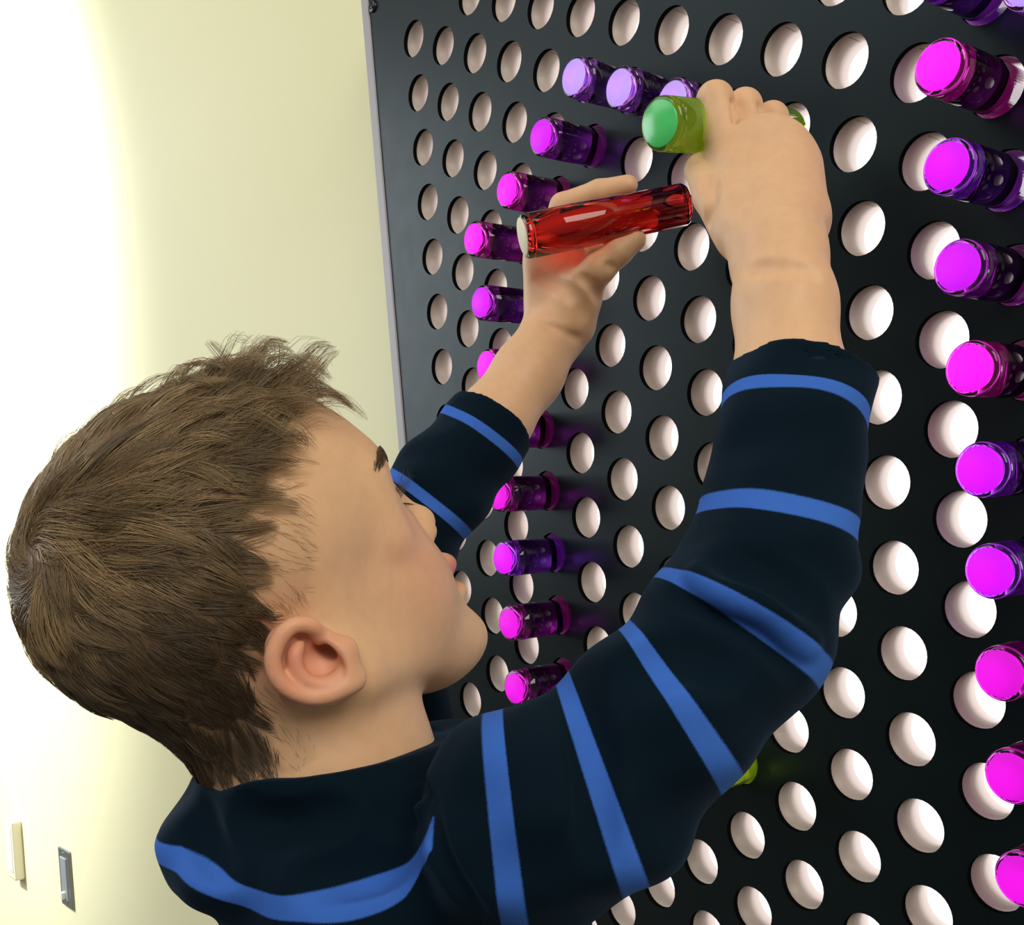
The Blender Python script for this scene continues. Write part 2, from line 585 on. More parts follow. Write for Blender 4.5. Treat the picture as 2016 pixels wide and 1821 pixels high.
        for dim in range(3):
            sl0 = [slice(1, -1)] * 3; sl1 = [slice(1, -1)] * 3
            sl0[dim] = slice(0, -1); sl1[dim] = slice(1, None)
            a, b = ins[tuple(sl0)], ins[tuple(sl1)]
            e = np.nonzero(a != b)
            flip = a[e]
            off = [1, 1, 1]; off[dim] = 0
            g = [e[i] + off[i] for i in range(3)]
            u, w = [(1, 2), (2, 0), (0, 1)][dim]
            def cell(du, dw):
                c = [g[0], g[1], g[2]]
                c[u] = c[u] - du; c[w] = c[w] - dw
                return vid[c[0], c[1], c[2]]
            q = np.stack([cell(1, 1), cell(0, 1), cell(0, 0), cell(1, 0)], 1)
            q[~flip] = q[~flip][:, ::-1]
            quads.append(q)
        quads = np.concatenate(quads)
        quads = quads[(quads >= 0).all(1)]
        for _ in range(smooth):
            sm = np.zeros_like(v); c = np.zeros(len(v))
            for i in range(4):
                np.add.at(sm, quads[:, i], v[quads[:, (i + 1) % 4]] + v[quads[:, (i + 3) % 4]])
                np.add.at(c, quads[:, i], 2)
            v = v * .5 + .5 * sm / np.maximum(c, 1)[:, None]
        return v, quads

def spaced(parts):
    """[(start, end, step), ...] joined"""
    out = []
    for a, b, st in parts:
        n = max(1, int(round((b - a) / st)))
        out += list(np.linspace(a, b, n, endpoint=False))
    return out + [parts[-1][1]]

# ---- head frame
HC = P(440, 1080, 482)
AL, RHO, TH = math.radians(33), math.radians(14), math.radians(38)   # turned away, tipped to the camera, chin up
FI, UI = np.array([math.cos(TH), -math.sin(TH)]), np.array([-math.sin(TH), -math.cos(TH)])
HF = np.array([*(FI * math.cos(AL)), math.sin(AL)])
_S0, _U0 = np.array([*(FI * math.sin(AL)), -math.cos(AL)]), np.array([*UI, 0.0])
HS = _S0 * math.cos(RHO) - _U0 * math.sin(RHO)
HU = _U0 * math.cos(RHO) + _S0 * math.sin(RHO)
HA = np.stack([HF, HS, HU])
def H(f, s, u):
    return HC + f * HF + s * HS + u * HU
def local(p):
    return (p - HC) @ HA.T

skin = Field(spaced([(-262, -215, 3), (-215, -12, 1.15), (-12, 190, 1.5)]),
             spaced([(-260, -60, 1.5), (-60, -22, 1.8), (-22, 118, 1.15), (118, 190, 3)]),
             spaced([(380, 520, 1.25), (520, 745, 1.5)]))

# skull and face
skin.ell(H(-13, 0, 3), (75, 66, 68), HA, 8)
skin.ell(H(20, 0, -2), (65, 58, 62), HA, 16)
skin.ell(H(43, 0, -38), (42, 41, 62), HA, 16)            # mid face
skin.ell(H(0, 0, -50), (53, 54, 42), HA, 14)
for sg in (1, -1):
    skin.cone(H(0, sg * 48, -72), 13, H(60, sg * 13, -94), 13, 18)     # jaw
    skin.ell(H(47, sg * 26, -60), (26, 22, 27), HA, 18)                # cheek
    skin.cone(H(73, sg * 8, 0), 8, H(58, sg * 33, -3), 8, 14)          # brow
    skin.cone(H(55, sg * 40, -8), 7, H(51, sg * 42, -32), 8, 12)       # outer orbit
skin.ell(H(74, 0, -102), (17, 19, 14), HA, 14)           # chin
skin.cone(H(58, 0, -66), 29, H(57, 0, -88), 26, 14)      # mouth mound
# eye sockets
for sg in (1, -1):
    skin.ell(H(82, sg * 27, -20), (13, 14, 9), HA, 7, 's')
    skin.ell(H(62, sg * 26, -21), (12.5, 12.5, 12), HA, 3)
for sg in (1, -1):
    skin.ell(H(75, sg * 26, -22.5), (5, 8.5, 1.5), HA, 1, 's')       # lid opening
# nose
skin.cone(H(79, 0, -12), 5.5, H(91, 0, -40), 7, 9)
skin.ell(H(92.5, 0, -43), (8.0, 8, 7.5), HA, 5)
for sg in (1, -1):
    skin.ell(H(86, sg * 8.5, -47), (8, 5.5, 6), HA, 4)
    skin.ell(H(89, sg * 5, -53), (3.5, 2.6, 3), HA, 2, 's')
# lips
skin.ell(H(87, 0, -66), (8.5, 16, 7), HA, 5)
skin.ell(H(85.5, 0, -81), (8, 14, 6), HA, 4)
skin.cone(H(96, -12, -74), 1.6, H(96, 12, -74), 1.6, 3, 's')
# neck
skin.chain([(H(-20, 0, -45), 47), (P(632, 1470, 490), 44), (P(640, 1600, 494), 48)], 14)

# ---- right ear (towards the camera), placed along the photographed outline
def spline(pts, n=5):
    """Catmull-Rom through [(point, radius), ...]"""
    A = np.array([list(p) + [r] for p, r in pts])
    A = np.vstack([2 * A[0] - A[1], A, 2 * A[-1] - A[-2]])
    out = []
    for i in range(1, len(A) - 2):
        for t in np.linspace(0, 1, n, endpoint=False):
            p0, p1, p2, p3 = A[i - 1:i + 3]
            out.append(.5 * (2 * p1 + (p2 - p0) * t + (2 * p0 - 5 * p1 + 4 * p2 - p3) * t * t + (3 * p1 - p0 - 3 * p2 + p3) * t ** 3))
    out.append(A[-2])
    return [(o[:3], o[3]) for o in out]
ED = 418.0
def E(px, py, dz=0):
    """point over the ear plate, which leans out of the skull towards the back"""
    return P(px, py, ED + (px - 600) * .06 + dz)
EAX = np.stack([np.array([.80, .60, 0]), np.array([-.60, .80, 0]), np.array([0, 0, 1.])])
skin.ell(E(611, 1304, 6), (20, 15, 7.0), EAX, 4)
skin.ell(E(640, 1312, 16), (14, 13, 16), None, 6)
skin.ell(E(690, 1335, 4), (6.5, 6, 4.5), None, 4)                      # lobe
skin.ell(E(681, 1282, 5), (5.0, 6.0, 5), None, 4)                      # tragus
# concha, canal, fossa and scapha pressed in
skin.ell(E(632, 1306, 0), (10, 7.0, 8), EAX, 3, 's')
skin.ell(E(640, 1281, 6), (5.5, 3.1, 11), EAX, 2, 's')
skin.chain(spline([(E(566, 1249, 0), 2.6), (E(590, 1245, 0), 3.2), (E(603, 1262, 2), 3.0), (E(606, 1280, 3), 2.0)]), 2, 's')
skin.chain(spline([(E(562, 1258, 0), 2.0), (E(553, 1294, 0), 2.0), (E(566, 1332, 0), 1.9), (E(598, 1354, 1), 1.5), (E(640, 1358, 2), 1.0)]), 2, 's')
# helix and antihelix raised
skin.chain(spline([(E(628, 1262, 4), 1.8), (E(622, 1240, 1), 2.4), (E(606, 1230, -1), 2.5), (E(577, 1231, -2), 2.6), (E(552, 1254, -2), 2.8), (E(537, 1291, -2), 2.8),
                   (E(542, 1327, -1.5), 2.7), (E(565, 1355, -1), 2.6), (E(603, 1371, 0), 2.7), (E(642, 1369, 0), 3.0), (E(676, 1353, 1), 3.4), (E(700, 1341, 2), 3.2)]), 1.6)
skin.chain(spline([(E(592, 1268, 2), 1.6), (E(580, 1290, 1), 2.2), (E(587, 1324, 1), 2.3), (E(615, 1346, 1), 2.3), (E(652, 1344, 1.5), 2.5), (E(674, 1326, 3), 2.4)]), 2)

skin.ell(E(571, 1330, 4.5), (5, 5, 4), None, 3)
# far ear, plain
skin.ell(H(-18, -66, -44), (17, 6, 25), HA, 5)

# ---- torso core under the shirt
skin.chain([(P(650, 1590, 492), 50), (P(700, 1760, 495), 60)], 20)

# ---- near (right) arm
skin.chain([(P(985, 1605, 412), 26), (P(1322, 1405, 410), 27), (P(1468, 1222, 426), 25), (P(1534, 1020, 448), 25.5),
            (P(1556, 760, 480), 24.2), (P(1545, 600, 498), 22.5), (P(1532, 500, 512), 21.5)], 8,)
# wrist -> back of the hand
hand_n = np.array([.25, -.1, 1.0]); hand_n /= np.linalg.norm(hand_n)
skin.chain([(P(1532, 500, 512), 21.5), (P(1525, 440, 528), 24)], 8, squash=(hand_n, .8))
skin.cone(P(1522, 430, 532), 25, P(1505, 330, 552), 27, 10, squash=(hand_n, .62))
skin.cone(P(1568, 430, 534), 14, P(1560, 345, 556), 15, 8)
skin.cone(P(1462, 420, 535), 13, P(1452, 320, 553), 13, 8)
# fingers: knuckle, first joint, second joint, tip, curling over the peg
def finger(pts, k=2.5, root=6):
    for i, ((a, ra), (b, rb)) in enumerate(zip(pts[:-1], pts[1:])):
        skin.cone(a, ra, b, rb, root if i == 0 else k)
finger([(P(1440, 330, 552), 11.5), (P(1408, 196, 562), 9.6), (P(1400, 232, 588), 8.6), (P(1402, 275, 598), 8.0)], 1.5, 3)
finger([(P(1490, 310, 556), 11), (P(1466, 208, 575), 9.2), (P(1452, 228, 602), 8.6), (P(1452, 285, 612), 7.8)], 1.5, 2.5)
finger([(P(1535, 320, 562), 10.5), (P(1520, 232, 586), 8.8), (P(1506, 245, 612), 8.2), (P(1500, 300, 620), 7.4)], 1.5, 2.5)
finger([(P(1575, 355, 562), 10), (P(1566, 285, 586), 8.0), (P(1552, 288, 606), 7.2), (P(1545, 325, 614), 6.6)], 1.5, 2.5)
for kx, ky, kd in ((1446, 322, 545), (1493, 296, 550), (1538, 306, 557), (1578, 345, 560)):
    skin.ell(P(kx, ky, kd), (7.5, 7.5, 6.5), None, 7)
for a_, b_ in (((1442, 205, 556), (1448, 268, 547)), ((1496, 212, 566), (1500, 255, 556)), ((1545, 238, 574), (1545, 270, 564))):
    skin.cone(P(*a_), 2.2, P(*b_), .8, 4, 's')
# thumb along the underside of the peg
finger([(P(1460, 455, 528), 14), (P(1405, 385, 546), 10.5), (P(1382, 335, 566), 8.8), (P(1396, 305, 592), 7.6)], 2, 6)

def skin_surf(px, py):
    d = P(px, py, 1.0)
    D = np.arange(385, 740, .5)
    v = skin.sample(D[:, None] * d)
    return D[np.argmax(v < 0)] * d
def skin_line(pts, r=2.0, depth=.6, k=3):
    C = [skin_surf(*p) for p in pts]
    G = skin.grad(np.array(C))
    skin.chain(spline([(c + g * (r - depth), r) for c, g in zip(C, G)], 4), k, 's')
skin_line([(1392, 440), (1400, 400), (1398, 350)], 3, 1.6, 4)          # web of the thumb
for y_ in (0, 14):
    skin_line([(1475, 528 + y_), (1540, 520 + y_), (1600, 532 + y_)], 2.5, .1, 4)

# ---- far (left) arm
skin.chain([(P(745, 1450, 610), 34), (P(735, 1150, 640), 28), (P(845, 992, 656), 26), (P(974, 827, 686), 23),
            (P(1040, 735, 702), 22.2), (P(1096, 645, 716), 20.5)], 8)
skin.chain([(P(1096, 645, 716), 20.5), (P(1108, 590, 716), 22)], 8, squash=(np.array([0, 0, 1.]), .85))
skin.cone(P(1105, 580, 714), 22, P(1095, 520, 714), 21, 10, squash=(np.array([0, 0, 1.]), .62))
skin.cone(P(1068, 590, 716), 9, P(1062, 500, 718), 9.5, 8)
skin.ell(P(1140, 600, 703), (13, 19, 13), np.stack([np.array([.88, .47, 0]), np.array([-.47, .88, 0]), np.array([0, 0, 1.])]), 10)
skin.ell(P(1152, 642, 710), (6, 9, 8), None, 6)
finger([(P(1135, 575, 700), 13), (P(1180, 528, 688), 10.2), (P(1218, 495, 684), 8.8), (P(1250, 472, 684), 7.2)], 2.5, 7)
# fingers behind the red peg, forefinger showing above it
finger([(P(1075, 500, 722), 9.5), (P(1108, 405, 716), 8.4), (P(1180, 378, 706), 8.0), (P(1236, 364, 700), 6.6)], 2.5, 5)
finger([(P(1085, 505, 728), 9.5), (P(1122, 428, 730), 8.2), (P(1190, 415, 722), 7.6), (P(1240, 410, 716), 6.4)], 2, 5)
finger([(P(1098, 515, 730), 9.2), (P(1140, 455, 734), 8.0), (P(1196, 448, 728), 7.2), (P(1236, 446, 722), 6.2)], 2, 5)
finger([(P(1112, 530, 728), 8.6), (P(1150, 486, 732), 7.2), (P(1190, 482, 728), 6.6), (P(1220, 480, 722), 5.8)], 2, 5)

skin_line([(1060, 545), (1100, 560), (1135, 590), (1150, 625)], 3, .5, 6)       # palm and wrist of the far hand
skin_line([(1070, 640), (1110, 655), (1140, 668)], 2, .7, 3)
skin_line([(1140, 545), (1165, 560), (1180, 585)], 2.5, .6, 4)
skin_line([(1196, 520), (1206, 528)], 1.6, .4, 3)
sv, sq = skin.mesh(1)
loc = local(sv)
lf, ls, lu = loc.T
# skin tint: own colour of lips, cheeks, ears, knuckles, and the scalp under the hair
base = np.array([0.70, 0.43, 0.25])
cols = np.tile(base, (len(sv), 1))
def tint(w, c):
    global cols
    w = np.clip(w, 0, 1)[:, None]
    cols = cols * (1 - w) + np.array(c) * w
def blob(c, r):
    return np.exp(-(((sv - c) / r) ** 2).sum(1))
for sg in (1, -1):
    tint(.55 * blob(H(60, sg * 40, -52), 24), (0.66, 0.29, 0.20))
tint(.8 * blob(E(595, 1300), 22) * (np.abs(sv[:, 2] - ED) < 22), (0.70, 0.26, 0.17))
tint(np.where((lf > 84) & (np.abs(ls) < 19) & (lu > -82) & (lu < -57), np.exp(-((lu + 70.5) / 8) ** 4), 0) * .85, (0.60, 0.15, 0.13))
headmask = (lf < 110) & (lf > -125) & (np.abs(ls) < 85) & (lu > -110) & (lu < 95)
# hairline on the side of the head: dense edge, and a wispy fringe in front of it
def hair_edge():
    edge = np.interp(lu, [-85, -60, -35, -26, -13, 1, 15, 24, 30, 33, 40, 45, 60], [-43, -38, -36, -22, -20, -16, -9, 5, 22, 38, 64, 75, 95])
    wisp = np.interp(lu, [-36, -28, -13, 4, 21, 27, 38, 45], [-30, 0, 12, 16, 23, 39, 66, 78])
    nape = np.interp(lf, [-100, -87, -43], [-62, -72, -88])
    m = (edge - lf) / 7
    m = np.maximum(m, np.minimum((wisp - lf) / 30, .16))
    m = np.minimum(m, (lu - nape) / 8)
    m = np.where(np.abs(ls) > 71, -1, m)
    on_ear = (np.hypot(sv[:, 0] - E(612, 1303)[0], sv[:, 1] - E(612, 1303)[1]) < 25) & (sv[:, 2] < ED + 14.5)
    m = np.where(on_ear, -1, m)
    return np.where(headmask, m, -1)
hm = hair_edge()
tint(np.clip(hm, 0, 1) * .93, (0.11, 0.068, 0.036))

boy = empty('person', (float(cw(P(700, 1760, 495))[0]), float(cw(P(700, 1760, 495))[1]), 0.0))
tag(boy, 'boy in navy striped shirt with tousled brown hair, reaching up with two pegs', 'person')
BOFF = np.array(boy.location)
skin_me = fast_mesh('body', cw(sv) - BOFF, sq)
at = skin_me.color_attributes.new('tint', 'FLOAT_COLOR', 'POINT')
at.data.foreach_set('color', np.c_[cols, np.ones(len(cols))].astype(np.float32).ravel())
skin_m = mat('child_skin', base, 0.48, Subsurface_Weight=0.18, Subsurface_Scale=0.004, Specular_IOR_Level=0.35)
bsdf(skin_m).inputs['Subsurface Radius'].default_value = (1.0, 0.35, 0.2)
an = node(skin_m, 'ShaderNodeAttribute', attribute_name='tint')
sn = node(skin_m, 'ShaderNodeTexNoise')
sn.inputs['Scale'].default_value = 70
sn.inputs['Detail'].default_value = 4
smx = node(skin_m, 'ShaderNodeMix', data_type='RGBA', blend_type='MULTIPLY')
srp = node(skin_m, 'ShaderNodeMapRange')
srp.inputs[3].default_value, srp.inputs[4].default_value = .92, 1.08
link(skin_m, sn.outputs['Fac'], srp.inputs[0])
cmb = node(skin_m, 'ShaderNodeCombineColor')
for i in range(3):
    link(skin_m, srp.outputs[0], cmb.inputs[i])
smx.inputs[0].default_value = 1
link(skin_m, an.outputs['Color'], smx.inputs[6])
link(skin_m, cmb.outputs[0], smx.inputs[7])
link(skin_m, smx.outputs[2], bsdf(skin_m).inputs['Base Color'])
sbp = node(skin_m, 'ShaderNodeBump')
sbp.inputs['Strength'].default_value = .05
sn2 = node(skin_m, 'ShaderNodeTexNoise')
sn2.inputs['Scale'].default_value = 900
link(skin_m, sn2.outputs['Fac'], sbp.inputs['Height'])
link(skin_m, sbp.outputs['Normal'], bsdf(skin_m).inputs['Normal'])
link_obj('body', skin_me, skin_m, boy, True)

# ---- shirt
shirt = Field(spaced([(-215, 175, 1.6)]), spaced([(-95, 200, 1.6), (200, 330, 2.2)]), spaced([(340, 720, 1.8)]))
NEAR = [(P(1010, 1610, 414), 37), (P(1090, 1594, 409), 37), (P(1174, 1556, 406), 36.5), (P(1314, 1394, 408), 35), (P(1468, 1222, 424), 35),
        (P(1508, 1110, 438), 34), (P(1534, 1020, 446), 31.2), (P(1548, 900, 460), 32.2), (P(1570, 800, 471), 30.5), (P(1584, 690, 486), 31.5)]
FAR = [(P(760, 1480, 610), 40), (P(740, 1150, 640), 35), (P(845, 992, 656), 31), (P(974, 827, 684), 28.5), (P(1000, 790, 689), 28.5)]
shirt.ell(P(540, 1650, 500), (47, 27, 74), None, 5)
shirt.ell(P(436, 1614, 500), (21, 23, 55), None, 5)
shirt.ell(P(712, 1680, 500), (54, 36, 90), None, 8)
shirt.ell(P(900, 1760, 500), (62, 66, 86), None, 18)
shirt.ell(P(860, 1540, 530), (48, 28, 70), None, 14)
shirt.cone(P(800, 1770, 480), 74, P(800, 2330, 478), 78, 14)
shirt.cone(P(640, 1580, 488), 62, P(618, 1470, 486), 54, 8)      # collar stand
shirt.chain(NEAR[:3], 22)
shirt.chain(NEAR[2:], 4)
shirt.chain(FAR, 4)
# cut the openings, and hollow them
def cut(fld, p, n, rad, r_in, depth):
    n = np.asarray(n, float); n /= np.linalg.norm(n)
    fld.op(p - rad, p + rad, lambda x, y, z: np.maximum(-((x - p[0]) * n[0] + (y - p[1]) * n[1] + (z - p[2]) * n[2]),
           np.sqrt((x - p[0]) ** 2 + (y - p[1]) ** 2 + (z - p[2]) ** 2) - rad).astype(np.float32), 1.5, 's')
    fld.cone(p + n * 12, r_in, p - n * depth, r_in - 1.5, 2, 's')
cut(shirt, P(622, 1492, 487), (-.146, -.99, .05), 68, 47.0, 22)
cut(shirt, P(1584, 737, 480), (.265, -.964, .38), 80, 27.2, 26)
cut(shirt, P(972, 829, 684), FAR[-1][0] - FAR[-2][0], 75, 24.5, 22)
# cloth: soft unevenness, seams and folds
def ripples(fld, amp, n, w0, w1, seed):
    r = np.random.default_rng(seed)
    X = fld.x[:, None, None]; Y = fld.y[None, :, None]; Z = fld.z[None, None, :]
    for _ in range(n):
        k = r.normal(size=3); k = k / np.linalg.norm(k) * 2 * np.pi / r.uniform(w0, w1)
        ph = r.uniform(0, 6.28)
        fld.d += (amp * np.sin(k[0] * X + k[1] * Y + k[2] * Z + ph)).astype(np.float32)
ripples(shirt, .55, 8, 24, 60, 3)
def surf(fld, px, py, lo=345, hi=720):
    d = P(px, py, 1.0)
    D = np.arange(lo, hi, .5)
    v = fld.sample(D[:, None] * d)
    return D[np.argmax(v < 0)] * d
def crease(pts, r=4.0, depth=1.6, k=5, ridge=0.0):
    C = [surf(shirt, *p) for p in pts]
    G = shirt.grad(np.array(C))
    n = len(C)
    fade = [min(1, .25 + min(i, n - 1 - i)) for i in range(n)]
    shirt.chain(spline([(c + g * (r - depth * fd), r) for c, g, fd in zip(C, G, fade)], 4), k, 's')
    if ridge:
        U = np.array([[g[1], -g[0], 0] for g in G]) * 0 + np.array([.6, -.8, 0])
        shirt.chain(spline([(c - g * (r - ridge * fd) + u * r * 1.6, r) for c, g, u, fd in zip(C, G, U, fade)], 4), 6, 'u')
crease([(1345, 1158), (1420, 1195), (1500, 1235), (1575, 1310)], 5, 3.2, 7, 1.6)       # elbow
crease([(1420, 1110), (1500, 1130), (1600, 1190)], 6, 2.0, 8)
crease([(1152, 1400), (1165, 1480), (1172, 1560), (1180, 1680)], 5, 4.2, 7)            # armpit fold
crease([(806, 1530), (842, 1585), (856, 1650), (880, 1710), (940, 1790)], 3.5, 2.6, 4)   # armhole seam
crease([(610, 1740), (680, 1700), (770, 1630), (790, 1580)], 7, 5.0, 8)
crease([(700, 1745), (770, 1700), (825, 1620)], 6, 4.2, 8)
crease([(480, 1605), (560, 1625), (680, 1600)], 6, 3.0, 8)
crease([(400, 1600), (410, 1660), (440, 1720)], 5, 2.0, 7)
crease([(1240, 1330), (1330, 1290), (1430, 1330)], 7, 1.6, 9)
hv, hq = shirt.mesh(2)

# stripe coordinate: planes stationed along each sleeve, a printed level line on the body
def stations(lst):
    out = []
    for (a, b, tz) in lst:                      # two image ends of the stripe (already in mm) and its lean in depth
        d = b - a
        n = np.array([d[1], -d[0], 0.0])
        n /= np.linalg.norm(n)
        n[2] = tz
        out.append(((a + b) / 2, n / np.linalg.norm(n)))
    return out
def station_coord(v, st):
    ds = [((v - p) @ n) for p, n in st]
    s = np.full(len(v), -1.0)
    s = np.where(ds[0] >= 0, 0.0, np.maximum(-1.0, ds[0] / 30.0))
    for i in range(len(st) - 1):
        m = (ds[i] >= 0)
        t = np.clip(ds[i] / (ds[i] - ds[i + 1] + 1e-6), 0, 1)
        t = np.where(ds[i + 1] >= 0, 1.0, t)
        s = np.where(m, i + t, s)
    m = ds[-1] >= 0
    s = np.where(m, len(st) - 1 + ds[-1] / 30.0, s)
    L = [np.linalg.norm(st[i + 1][0] - st[i][0]) for i in range(len(st) - 1)]
    return s, L
def axis_dist(v, chain_):
    best = np.full(len(v), 1e9)
    for (a, ra), (b, rb) in zip(chain_[:-1], chain_[1:]):
        ab = b - a
        t = np.clip(((v - a) @ ab) / (ab @ ab), 0, 1)
        best = np.minimum(best, np.linalg.norm(v - a - t[:, None] * ab, axis=1) - (ra + t * (rb - ra)))
    return best
# ends listed from the upper/left contour to the lower/right contour
NST = stations([(P(868, 1520, 408), P(900, 1790, 408), 0.0),
                (P(978, 1450, 408), P(1015, 1815, 408), 0.0),
                (P(1128, 1395, 408), P(1250, 1745, 408), 0.0),
                (P(1240, 1245, 408), P(1428, 1535, 408), 0.0),
                (P(1327, 1147, 424), P(1602, 1325, 424), 0.10),
                (P(1390, 1005, 446), P(1688, 1066, 446), 0.20),
                (P(1436, 790, 470), P(1712, 862, 470), 0.38)])
FST = stations([(P(770, 940, 656), P(925, 1062, 656), 0.1),
                (P(868, 805, 684), P(1022, 912, 684), 0.1)])
sN, LN = station_coord(hv, NST)
sF, LF = station_coord(hv, FST)
dN, dF = axis_dist(hv, NEAR), axis_dist(hv, FAR)
TL = [surf(shirt, *t) for t in ((352, 1692), (400, 1728), (500, 1772), (600, 1788), (700, 1782), (780, 1752), (820, 1705), (850, 1640))]
TL = [t[0] for t in spline([(t, 0.0) for t in TL], 6)]
torso_x = np.interp(hv[:, 0], [t[0] for t in TL], [t[1] for t in TL])
sT = (hv[:, 1] - torso_x) / 40.0
on_near = (dN < 9) & (sN > 0)
on_far = (dF < 9) & (dF < dN)
kind = np.where(on_near, 1, np.where(on_far, 2, 0))
# signed distance (mm) to the nearest stripe centre line, so the printed edge stays crisp
def near_stripe(s, L, first):
    n = len(L)
    i = np.clip(np.round(s), first, n)
    seg = np.clip(np.floor(s), 0, n - 1).astype(int)
    return np.abs(s - i) * np.array(L)[seg]
mm = np.where(kind == 1, near_stripe(sN, LN, 1), np.where(kind == 2, near_stripe(sF, LF, 0), np.abs(sT) * 40.0))
mm = np.where(kind == 0, np.maximum(mm, 4.5 + (hv[:, 0] - surf(shirt, 852, 1650)[0])), mm)      # the print stops at the armhole seam
shirt_me = fast_mesh('striped_shirt', cw(hv) - BOFF, hq)
fa = shirt_me.attributes.new('stripe_mm', 'FLOAT', 'POINT')
fa.data.foreach_set('value', np.minimum(mm, 40).astype(np.float32))
shirt_m = mat('navy_jersey', (0.006, 0.014, 0.032), 0.9, Sheen_Weight=0.08, Sheen_Roughness=0.4, Specular_IOR_Level=0.06)
bsdf(shirt_m).inputs['Sheen Tint'].default_value = (0.25, 0.45, 0.8, 1)
ha = node(shirt_m, 'ShaderNodeAttribute', attribute_name='stripe_mm')
hn = node(shirt_m, 'ShaderNodeTexNoise')
hn.inputs['Scale'].default_value = 900
hj = mth(shirt_m, 'ADD', ha.outputs['Fac'], mth(shirt_m, 'MULTIPLY', mth(shirt_m, 'SUBTRACT', hn.outputs['Fac'], .5), 1.2))
hr = node(shirt_m, 'ShaderNodeMapRange')
hr.inputs[1].default_value, hr.inputs[2].default_value = 4.1, 5.0
hr.inputs[3].default_value, hr.inputs[4].default_value = 1, 0
link(shirt_m, hj, hr.inputs[0])
hmx = node(shirt_m, 'ShaderNodeMix', data_type='RGBA')
hmx.inputs[6].default_value = (0.0022, 0.0085, 0.0165, 1)
hmx.inputs[7].default_value = (0.042, 0.135, 0.52, 1)
link(shirt_m, hr.outputs[0], hmx.inputs[0])
link(shirt_m, hmx.outputs[2], bsdf(shirt_m).inputs['Base Color'])
hb = node(shirt_m, 'ShaderNodeBump')
hb.inputs['Strength'].default_value = .25
hb.inputs['Distance'].default_value = .001
hn2 = node(shirt_m, 'ShaderNodeTexNoise')
hn2.inputs['Scale'].default_value = 1400
link(shirt_m, hn2.outputs['Fac'], hb.inputs['Height'])
link(shirt_m, hb.outputs['Normal'], bsdf(shirt_m).inputs['Normal'])
link_obj('striped_shirt', shirt_me, shirt_m, boy, True)

# ---- trousers and shoes, down to the floor (below the photograph)
dn = RC @ np.array([0, 0, -1.0])
def drop(p, z):
    """point under p (camera mm) at world height z (m)"""
    w = cw(p)
    return np.array([w[0], w[1], z])
hip = cw(P(800, 2200, 478))
def world_tube(name, rings, m, n=20):
    v, f = [], []
    for c, rx, ry in rings:
        for i in range(n):
            a = 2 * math.pi * i / n
            v.append((c[0] + rx * math.cos(a) - BOFF[0], c[1] + ry * math.sin(a) - BOFF[1], c[2] - BOFF[2]))
    for j in range(len(rings) - 1):
        for i in range(n):
            k = (i + 1) % n
            f.append((j * n + i, j * n + k, (j + 1) * n + k, (j + 1) * n + i))
    f.append(tuple(range(n))[::-1])
    f.append(tuple(range((len(rings) - 1) * n, len(rings) * n)))
    o = mesh_obj(name, v, f, m, boy, True)
    return o
jean_m = mat('dark_denim', (0.03, 0.04, 0.07), .8)
shoe_m = mat('grey_trainer', (0.2, 0.2, 0.21), .6)
sole_m = mat('white_rubber', (0.75, 0.75, 0.72), .6)
side = np.array([HS[0], HS[1], HS[2]]) @ RC
side[2] = 0; side /= np.linalg.norm(side)
fwd = np.array([-side[1], side[0], 0])
fwd = fwd if fwd @ (np.array([1, 1, 0])) > 0 else -fwd
for sg in (1, -1):
    c = np.array([hip[0], hip[1], 0]) + side * .062 * sg
    world_tube('trouser_leg', [(c + np.array([0, 0, .10]), .042, .042), (c + np.array([0, 0, .30]), .05, .05), (c + np.array([0, 0, .45]), .062, .06),
                               (c + np.array([0, 0, .56]), .07, .07)], jean_m)
    for nm, m, z0, z1, sc in (('shoe', shoe_m, .02, .11, 1.0), ('sole', sole_m, 0.0, .022, 1.04)):
        v, f = [], []
        n = 24
        for z, kx in ((z0, 1), ((z0 + z1) / 2, .97), (z1, .55 if nm == 'shoe' else 1)):
            for i in range(n):
                a = 2 * math.pi * i / n
                q = c + fwd * (.045 * (1 if kx > .6 else .2) + .095 * math.cos(a) * sc * kx) + side * (.038 * math.sin(a) * sc * kx)
                v.append((q[0] - BOFF[0], q[1] - BOFF[1], z))
        for j in range(2):
            for i in range(n):
                k = (i + 1) % n
                f.append((j * n + i, j * n + k, (j + 1) * n + k, (j + 1) * n + i))
        f.append(tuple(range(n))[::-1]); f.append(tuple(range(2 * n, 3 * n)))
        mesh_obj(nm, v, f, m, boy, True)

# ---- eyes, lashes, brow
eye_m = mat('eye_white', (0.8, 0.76, 0.72), .2)
iris_m = mat('brown_iris', (0.10, 0.05, 0.02), .2)
for sg in (1, -1):
    c = cw(H(63.2, sg * 26, -21.5)) - BOFF
    v, f = lathe([(math.sin(t) * .0100 + 1e-5, -math.cos(t) * .0100) for t in np.linspace(0, math.pi, 14)], 20)
    o = mesh_obj('eyeball', v, f, eye_m, boy, True)
    o.location = c
    o.rotation_euler = Vector(HF @ RC).to_track_quat('Y', 'Z').to_euler()
    v, f = lathe([(1e-5, .0103), (.0022, .0100), (.0044, .0092), (.0046, .0086)], 20)
    mesh_obj('iris', v, f, iris_m, o, True)

